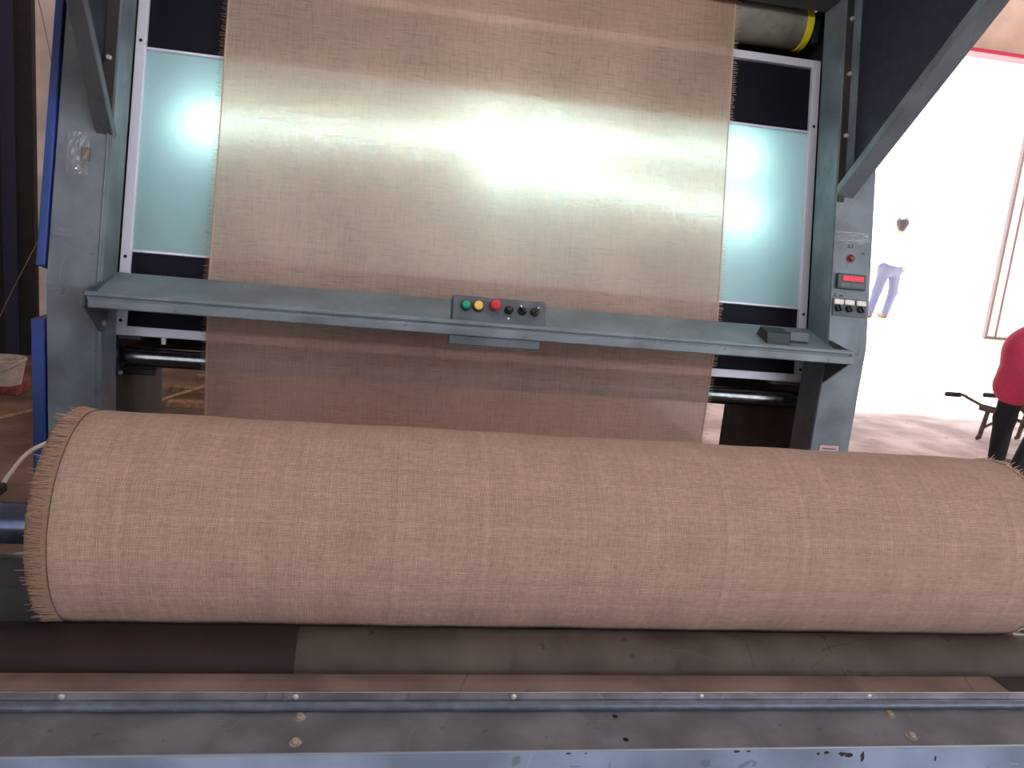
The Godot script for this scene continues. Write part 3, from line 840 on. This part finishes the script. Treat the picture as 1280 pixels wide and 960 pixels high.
	for d in 6:      # six seven-segment figures
		var x := 1.4055 + d * 0.0117
		for sgm in [[0, 2, 1, 0], [0, 1, 1, 0], [0, 0, 1, 0], [0, 1, 0, 1], [1, 1, 0, 1], [0, 0, 0, 1], [1, 0, 0, 1]]:
			var px: float = x + sgm[0] * 0.0072; var py: float = 1.4005 + sgm[1] * 0.0058
			if sgm[2]: cbox(px, px + 0.0072, py - 0.0007, py + 0.0011, 0.0125, 0.0132)
			else: cbox(px - 0.0009, px + 0.0009, py, py + 0.0058, 0.0125, 0.0132)
	done("digits", M.digit, mt)
	begin(); cbox(1.396, 1.428, 1.380, 1.3925, 0.0115, 0.0130, 0.0005); done("keypad", M.olive, mt)
	begin(); cbox(1.430, 1.476, 1.380, 1.3925, 0.0115, 0.0130, 0.0005); done("keypad", M.box_grey, mt)
	begin(); lathe(onc(1.431, 1.470), nrm, [[0.0, 0.013], [0.003, 0.013], [0.004, 0.010], [0.009, 0.010], [0.013, 0.006], [0.014, 0.001]], 20); done("pilot_light", mat(Color8(120, 30, 34), 0.3), o)
	for q in [[1.422, 1.425, 1.503, 1.512], [1.417, 1.430, 1.502, 1.5035], [1.434, 1.4365, 1.501, 1.513], [1.466, 1.478, 1.486, 1.490], [1.38, 1.394, 1.350, 1.3525], [1.384, 1.387, 1.352, 1.362], [1.400, 1.412, 1.350, 1.357]]:
		begin(); cbox(q[0], q[1], q[2], q[3], 0.0, 0.001); done("painted_mark", M.black, o)
	begin(); cbox(1.378, 1.494, 1.292, 1.346, 0.0, 0.004, 0.001); var sk := done("switch_plate", M.box_grey, o)
	for q in [1.388, 1.424, 1.464]:
		begin(); cbox(q - 0.008, q + 0.024, 1.326, 1.342, 0.004, 0.010, 0.002); done("switch_label", M.white, sk)
		begin(); disc(onc(q + 0.008, 1.315, 0.004), nrm, 0.011, 0.012, 0.002, 18); box(onc(q + 0.008, 1.315, 0.018), Vector3(0.005, 0.020, 0.008), 0.001, lean_basis() * Basis(Vector3.BACK, 0.5)); done("switch_knob", M.black, sk)
	begin(); bounds(Vector3(1.402, 0.852, -2.281), Vector3(1.468, 0.881, -2.2785), 0.0005); var pl := done("rating_label", M.pink_label, o)
	begin(); bounds(Vector3(1.412, 0.868, -2.2785), Vector3(1.458, 0.872, -2.278)); bounds(Vector3(1.412, 0.860, -2.2785), Vector3(1.444, 0.863, -2.278)); done("printed_line", M.box_grey, pl)
	begin(); bounds(Vector3(1.397, 0.848, -2.2805), Vector3(1.473, 0.886, -2.2795), 0.0004); done("label_border", M.olive, pl)
	# torn label and crinkled tape
	begin(); cbox(-0.812, -0.788, 1.525, 1.562, 0.0, 0.001); done("torn_label", M.torn, o)
	for q in [[-0.845, -0.79, 1.49, 1.60], [-0.865, -0.815, 1.325, 1.345], [1.378, 1.492, 1.515, 1.55]]:
		begin(); crinkle(q[0], q[1], q[2], q[3]); done("clear_tape", M.tape, o)

func crinkle(x0: float, x1: float, y0: float, y1: float) -> void:
	st.set_smooth_group(-1)
	var n := 9; var h := []
	for i in (n + 1) * (n + 1): h.append(rng.randf_range(0.001, 0.008))
	for i in n:
		for j in n:
			var p := []
			for q in [[0, 0], [1, 0], [1, 1], [0, 1]]: p.append(onc(lerpf(x0, x1, (j + q[0]) / float(n)), lerpf(y0, y1, (i + q[1]) / float(n)), h[(i + q[1]) * (n + 1) + j + q[0]]))
			tri(p[0], p[2], p[1]); tri(p[0], p[3], p[2])

func winder() -> void:
	var o := thing("winding_bed", Vector3(0.32, 0, -1.15), "low steel winding bed with dark support rollers under the jute roll", "machine")
	var X0 := -1.05; var X1 := 1.75
	for e in 2:
		begin(); lathe(Vector3(-0.50 if e else -0.60, 0.7525, -1.295 + [0.1354, -0.1354][e]), Vector3.RIGHT, [[0.0, 0.064], [0.003, 0.069], [1.85, 0.069], [1.853, 0.064]], 48)
		var rl := done("support_roller", M.rubber, o)
		if e == 0:
			begin(); lathe(Vector3(-0.602, 0.7525, -1.1596), Vector3.RIGHT, [[0.0, 0.066], [0.002, 0.0702], [0.508, 0.0702], [0.510, 0.069]], 48); done("worn_sleeve", M.rubber_red, rl)
		begin(); rod(Vector3(-0.95, 0.7525, -1.295 + [0.1354, -0.1354][e]), Vector3(1.65, 0.7525, -1.295 + [0.1354, -0.1354][e]), 0.02, 16); done("journal", M.steel, rl)
	begin(); bounds(Vector3(X0, 0.785, -1.082), Vector3(1.045, 0.797, -1.036), 0.001); done("guard_board", M.board, o)
	begin(); bounds(Vector3(1.047, 0.783, -1.082), Vector3(X1, 0.795, -1.036), 0.001); done("guard_board", M.dark, o)
	begin(); bounds(Vector3(X0, 0.780, -1.0355), Vector3(X1, 0.7985, -1.0325), 0.0008); var sp := done("metal_strip", M.strip, o)
	for x in [-0.383, -0.082, 0.225, 0.513, 0.792, 1.09]:
		begin(); lathe(Vector3(x, 0.7915, -1.0326), Vector3.BACK, [[0.0, 0.0042], [0.0012, 0.0038], [0.002, 0.002], [0.0021, 0.0005]], 14); done("screw", M.bolt, sp)
	begin(); rod(Vector3(X0, 0.7795, -1.0285), Vector3(X1, 0.7795, -1.0285), 0.0068, 20); done("edge_tube", M.lip, o)
	# box channel: worn top, pale front
	begin(); bounds(Vector3(X0, 0.762, -1.06), Vector3(X1, 0.774, -0.933), 0.001); var ct := done("channel_top", M.channel, o)
	for x in [-0.0735, 0.3735, 0.815]:
		for e in 2:
			var p := Vector3(x, 0.774, [-1.010, -0.956][e])
			if x > 0.2 and x < 0.5:
				begin(); disc(p, Vector3.UP, 0.0042, 0.0004, 0.0, 16); done("bolt_hole", M.hole, ct)
			else:
				begin(); lathe(p, Vector3.UP, [[0.0, 0.0085], [0.0012, 0.0085], [0.0015, 0.0055], [0.005, 0.0050], [0.006, 0.0035]], 8); done("bolt", M.rusty, ct)
	begin(); bounds(Vector3(X0, 0.45, -0.936), Vector3(X1, 0.7745, -0.931), 0.001); var ap := done("front_sheet", M.apron, o)
	begin(); rod(Vector3(X0, 0.7748, -0.9325), Vector3(X1, 0.7748, -0.9325), 0.0016, 8); done("edge_highlight", M.lip_edge, ap)  # pale rod paints the highlight along the top edge of the sheet
	for q in [[0.690, 0.7655, 0.008, 0.004], [0.700, 0.7635, 0.007, 0.005], [0.722, 0.761, 0.004, 0.009], [0.664, 0.768, 0.005, 0.003], [0.652, 0.7665, 0.003, 0.003], [0.527, 0.7715, 0.006, 0.0022], [0.545, 0.772, 0.004, 0.0015], [-0.071, 0.741, 0.003, 0.004], [0.232, 0.7475, 0.002, 0.0025], [0.286, 0.772, 0.005, 0.0015], [0.31, 0.772, 0.003, 0.0012], [0.84, 0.755, 0.0018, 0.006]]:
		begin(); st.set_smooth_group(-1)
		var rim := []
		for i in 9:
			var an := TAU * i / 9.0
			rim.append(Vector3(q[0] + cos(an) * q[2] * rng.randf_range(0.5, 1.1), q[1] + sin(an) * q[3] * rng.randf_range(0.5, 1.1), -0.9307))
		for i in 9:
			var p0: Vector3 = rim[i]; var p1: Vector3 = rim[(i + 1) % 9]
			face([Vector3(q[0], q[1], -0.9306), p0, p1], Vector3(q[0], q[1], -0.94)); face([p0, p1, p1 + Vector3(0, 0, -0.0004), p0 + Vector3(0, 0, -0.0004)], Vector3(q[0], q[1], -0.9309))
		done("paint_chip", M.dark, ap)
	# end plates, bearing, shaft
	begin(); bounds(Vector3(-1.05, 0.2, -1.405), Vector3(-0.53, 0.832, -1.385), 0.003); done("end_plate", M.end_plate, o)
	begin(); bounds(Vector3(1.36, 0.2, -1.405), Vector3(1.75, 0.832, -1.385), 0.003); done("end_plate", M.end_plate, o)
	for e in 2:
		begin(); bounds(Vector3([-1.05, 1.60][e], 0.0, -1.55), Vector3([-0.96, 1.75][e], 0.76, -0.942), 0.004); done("leg", M.paint, o)
	begin(); rod(Vector3(1.10, 0.801, -1.21), Vector3(1.6, 0.801, -1.21), 0.006, 12); done("guide_bar", M.bolt, o)
	var s := thing("winding_shaft", Vector3(-0.6, 0.894, -1.295), "dark blue steel shaft through the core of the jute roll", "shaft")
	begin(); rod(Vector3(-1.1, 0.9275, -1.295), Vector3(1.7, 0.9275, -1.295), 0.033, 32, 0.002); done("bar", M.shaft, s)
	begin(); bounds(Vector3(-1.04, 0.834, -1.39), Vector3(-0.62, 0.888, -1.24), 0.005); bounds(Vector3(-1.0, 0.80, -1.384), Vector3(-0.9, 0.84, -1.25)); done("bearing_block", M.dark, s)
	begin(); bounds(Vector3(1.4, 0.834, -1.38), Vector3(1.7, 0.893, -1.21), 0.005); done("bearing_block", M.dark, s)

func small_things() -> void:
	org = Vector3(1.19, 1.19, -2.3)
	begin(); prism([Vector2(1.195, -2.24), Vector2(1.228, -2.25), Vector2(1.240, -2.30), Vector2(1.214, -2.32)], 1.150, 1.222)
	single("case", M.black, "small black case lying in the tray near the column with the counter", "case")
	org = Vector3(1.26, 1.19, -2.3)
	begin(); box(Vector3(1.262, 1.215, -2.285), Vector3(0.064, 0.030, 0.05), 0.002, Basis(Vector3.RIGHT, -0.23)); single("block", M.box_grey, "plain grey metal block in the tray beside the black case", "block")
	# cable and its clip by the near end of the roll
	org = Vector3(-0.6, 0.9, -1.5)
	begin(); tube(spline([Vector3(-0.42, 0.97, -1.60), Vector3(-0.52, 1.005, -1.55), Vector3(-0.595, 0.988, -1.5), Vector3(-0.628, 0.945, -1.47), Vector3(-0.640, 0.915, -1.44), Vector3(-0.70, 0.87, -1.42), Vector3(-0.80, 0.84, -1.42), Vector3(-0.95, 0.55, -1.42)], 8), 0.0042, 8)
	single("cable", M.cable, "pale cable curving out from behind the end of the jute roll", "cable")
	org = Vector3(-0.63, 0.888, -1.36)
	begin(); bounds(Vector3(-0.66, 0.888, -1.375), Vector3(-0.62, 0.955, -1.34), 0.004); bounds(Vector3(-0.70, 0.94, -1.40), Vector3(-0.60, 0.957, -1.345), 0.003)
	single("clip", M.black, "black clamp standing above the shaft at the end of the roll", "clamp")
	# behind the machine
	var o := thing("bucket", Vector3(-2.56, 0.04, -6.0), "dirty white plastic bucket standing on red bricks at the dark side", "bucket")
	begin(); lathe(Vector3(-2.58, 0.065, -6.0), Vector3.UP, [[0.0, 0.105], [0.02, 0.11], [0.165, 0.135], [0.17, 0.142], [0.185, 0.142], [0.186, 0.132], [0.17, 0.128], [0.03, 0.104]], 32); done("pail", M.bucket, o)
	begin(); tube(spline([Vector3(-2.72, 0.235, -6.0), Vector3(-2.66, 0.19, -5.87), Vector3(-2.58, 0.165, -5.855), Vector3(-2.50, 0.19, -5.87), Vector3(-2.44, 0.235, -6.0)], 6), 0.003, 6); done("handle", M.wire, o)
	for q in [[-2.62, -6.08], [-2.62, -5.955]]:
		org = Vector3(q[0], 0, q[1])
		begin(); bounds(Vector3(q[0] - 0.12, 0, q[1] - 0.06), Vector3(q[0] + 0.16, 0.065, q[1] + 0.06), 0.006)
		single("brick", M.brick, ["rear red brick under the white bucket", "front red brick under the white bucket"][0 if q[1] < -6.0 else 1], "brick")
	for q in [[Vector3(-2.42, 0.012, -5.0), Vector3(-2.14, 0.012, -5.62), "pale thin pole lying on the floor near the bucket"], [Vector3(-1.56, 0.053, -5.62), Vector3(-1.0, 0.053, -7.3), "pale thin pole lying on the floor seen below the guide roller"]]:
		org = (q[0] + q[1]) / 2
		begin(); rod(q[0], q[1], 0.012, 10); single("pole", M.wood, q[2], "pole")
	for i in 3:
		var z: float = [-5.9, -6.35, -6.9][i]
		org = Vector3(-1.2, 0, z)
		begin(); box(Vector3(-1.15 + i * 0.06, 0.02, z), Vector3(0.9, 0.04, 0.10), 0.004, Basis(Vector3.UP, [0.05, -0.04, 0.1][i])); single("board", M.wood, ["nearest brown board on the floor behind the machine", "middle brown board on the floor behind the machine", "farthest brown board on the floor behind the machine"][i], "board", "boards on the floor behind the machine")
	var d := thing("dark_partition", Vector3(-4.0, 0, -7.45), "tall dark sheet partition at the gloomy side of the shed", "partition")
	begin(); bounds(Vector3(-5.2, 0, -7.50), Vector3(-2.93, 4.6, -7.42), 0.003); done("sheet", M.dark_sheet, d)
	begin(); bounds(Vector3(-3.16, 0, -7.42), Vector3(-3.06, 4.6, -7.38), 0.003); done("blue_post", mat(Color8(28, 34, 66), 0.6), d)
	org = Vector3(-2.2, 1.5, -5.6)
	begin(); tube(spline([Vector3(-2.25, 2.9, -5.6), Vector3(-2.10, 2.2, -5.6), Vector3(-2.12, 1.85, -5.6), Vector3(-2.08, 1.4, -5.6), Vector3(-2.35, 0.6, -5.4), Vector3(-2.5, 0.02, -5.3)], 8), 0.003, 5)
	single("wire", M.wire, "thin dark wire hanging in front of the pink wall strip", "wire")

func doorway() -> void:
	var o := thing("gate_leaf", Vector3(10.2, 0.57, -10.75), "pale sheet metal gate leaf standing open outside the doorway", "gate")
	begin(); bounds(Vector3(9.02, 0.60, -10.77), Vector3(11.4, 3.9, -10.74), 0.003); done("sheet", M.leaf, o)
	begin(); bounds(Vector3(8.96, 0.57, -10.79), Vector3(9.0, 3.95, -10.72), 0.004); bounds(Vector3(11.4, 0.57, -10.79), Vector3(11.45, 3.95, -10.72), 0.004)
	bounds(Vector3(9.0, 0.575, -10.78), Vector3(11.4, 0.60, -10.73), 0.004); bounds(Vector3(9.0, 3.9, -10.78), Vector3(11.4, 3.94, -10.73), 0.004); bounds(Vector3(9.13, 0.6, -10.735), Vector3(9.155, 3.9, -10.72), 0.002)
	done("frame", M.leaf_frame, o)
	# wheelbarrow: pan, wheel, two handle bars with grips, legs; wx runs from the grips to the wheel, wz from the near bar to the far one
	var W := Transform3D(Basis(Vector3(0.2, 0, 0.98), Vector3.UP, Vector3(-0.98, 0, 0.2)), Vector3(5.36, 0, -6.72))
	var w := thing("wheelbarrow", W * Vector3(0.9, 0, -0.2), "dark wheelbarrow parked by the doorway beside the person in red", "wheelbarrow")
	for s in 2:
		var z: float = [0.0, -0.50][s]
		var zz: float = [-0.19, -0.31][s]
		begin(); tube(spline([W * Vector3(0.03, 0.345, z), W * Vector3(0.15, 0.365, z), W * Vector3(0.26, 0.34, z), W * Vector3(0.60, 0.28, z), W * Vector3(1.50, 0.18, zz)], 6), 0.016, 8); done("handle_bar", M.barrow, w)
		begin(); rod(W * Vector3(-0.03, 0.335, z), W * Vector3(0.13, 0.362, z), 0.024, 12, 0.005); done("grip", M.tyre, w)
		begin(); tube([W * Vector3(0.44, 0.32, z), W * Vector3(0.40, 0.02, z), W * Vector3(0.38, 0.016, z)], 0.020, 8); tube([W * Vector3(0.62, 0.28, z), W * Vector3(0.42, 0.12, z)], 0.013, 6); done("leg", M.barrow, w)
		begin(); box(W * Vector3(0.42, 0.30, z), Vector3(0.14, 0.06, 0.04), 0.003, W.basis); done("bracket", M.barrow, w)
	begin()
	var plo := [W * Vector3(0.72, 0.31, -0.42), W * Vector3(1.28, 0.25, -0.38), W * Vector3(1.28, 0.25, -0.12), W * Vector3(0.72, 0.31, -0.08)]
	var phi := [W * Vector3(0.58, 0.50, -0.57), W * Vector3(1.55, 0.52, -0.55), W * Vector3(1.55, 0.52, 0.05), W * Vector3(0.58, 0.50, 0.07)]
	st.set_smooth_group(-1)
	var pc := W * Vector3(1.0, 0.42, -0.25)
	face(plo, pc)
	for i in 4: face([plo[i], plo[(i + 1) % 4], phi[(i + 1) % 4], phi[i]], pc)
	for i in 4: tube([phi[i], phi[(i + 1) % 4]], 0.010, 6)
	done("pan", M.barrow, w)
	begin(); lathe(W * Vector3(1.50, 0.17, -0.29), W.basis.z, [[0.0, 0.10], [0.01, 0.15], [0.04, 0.17], [0.07, 0.15], [0.08, 0.10]], 28); done("wheel", M.tyre, w)
	# the people
	person({"ground": 0.0, "pelvis": Vector3(4.75, 0.94, -5.16), "waist": Vector3(4.88, 1.08, -5.18), "chest": Vector3(5.07, 1.24, -5.2), "neck": Vector3(5.26, 1.35, -5.22), "head": Vector3(5.4, 1.42, -5.22),
		"shoulder": [Vector3(5.2, 1.27, -5.38), Vector3(5.18, 1.28, -5.05)], "elbow": [Vector3(5.29, 1.01, -5.42), Vector3(5.27, 1.01, -5.02)], "wrist": [Vector3(5.43, 0.8, -5.38), Vector3(5.41, 0.8, -5.06)],
		"hand": [Vector3(0.5, -0.85, 0), Vector3(0.5, -0.85, 0)], "thumb": [Vector3(0, 0, -1), Vector3(0, 0, 1)], "curl": [Vector3(-0.7, -0.3, 0), Vector3(-0.7, -0.3, 0)], "face": Vector3(0.75, -0.62, 0).normalized(),
		"hip": [Vector3(4.76, 0.75, -5.27), Vector3(4.82, 0.75, -5.05)], "knee": [Vector3(4.76, 0.42, -5.32), Vector3(4.77, 0.42, -4.98)], "ankle": [Vector3(4.78, 0.08, -5.34), Vector3(4.60, 0.08, -4.93)],
		"toe": [Vector3(4.95, 0.04, -5.36), Vector3(4.77, 0.04, -4.93)]},
		"person in a red padded jacket and dark trousers bending over by the doorway", [M.jacket, M.trousers, M.hair, M.shoe, 0.19, 0.0, 0.22, "jacket"], [0.014, 0.006])
	var f := Vector3(8.28, 0.62, -12.3)
	person({"ground": 0.62, "pelvis": f + Vector3(0, 0.87, 0), "waist": f + Vector3(0.01, 1.02, 0), "chest": f + Vector3(0.03, 1.22, 0), "neck": f + Vector3(0.05, 1.42, 0), "head": f + Vector3(0.07, 1.56, -0.02),
		"shoulder": [f + Vector3(-0.15, 1.34, 0), f + Vector3(0.23, 1.34, 0)], "elbow": [f + Vector3(-0.27, 1.10, 0.05), f + Vector3(0.36, 1.10, 0.05)], "wrist": [f + Vector3(-0.20, 0.88, -0.08), f + Vector3(0.29, 0.90, -0.05)],
		"hand": [Vector3(0.1, -0.9, -0.3), Vector3(-0.1, -0.9, -0.3)], "thumb": [Vector3(0, 0, -1), Vector3(0, 0, -1)], "curl": [Vector3(1, 0, 0), Vector3(-1, 0, 0)], "face": Vector3(0.25, 0, -1).normalized(),
		"hip": [f + Vector3(-0.09, 0.82, 0), f + Vector3(0.09, 0.82, 0)], "knee": [f + Vector3(-0.17, 0.46, 0.0), f + Vector3(0.19, 0.46, -0.10)], "ankle": [f + Vector3(-0.27, 0.08, 0.05), f + Vector3(0.17, 0.08, -0.18)],
		"toe": [f + Vector3(-0.30, 0.04, -0.13), f + Vector3(0.18, 0.04, -0.36)]},
		"person in a white shirt and blue jeans walking away in the bright yard", [M.shirt, M.jeans, M.hair, M.shoe, 0.150, 0.35, 0.0, "shirt"], [0.018, 0.007])

const TUBE := 0.030

func _ready() -> void:
	rng.seed = 77
	lights_and_camera()
	materials()
	shed()
	jute()
	machine()
	winder()
	small_things()
	doorway()
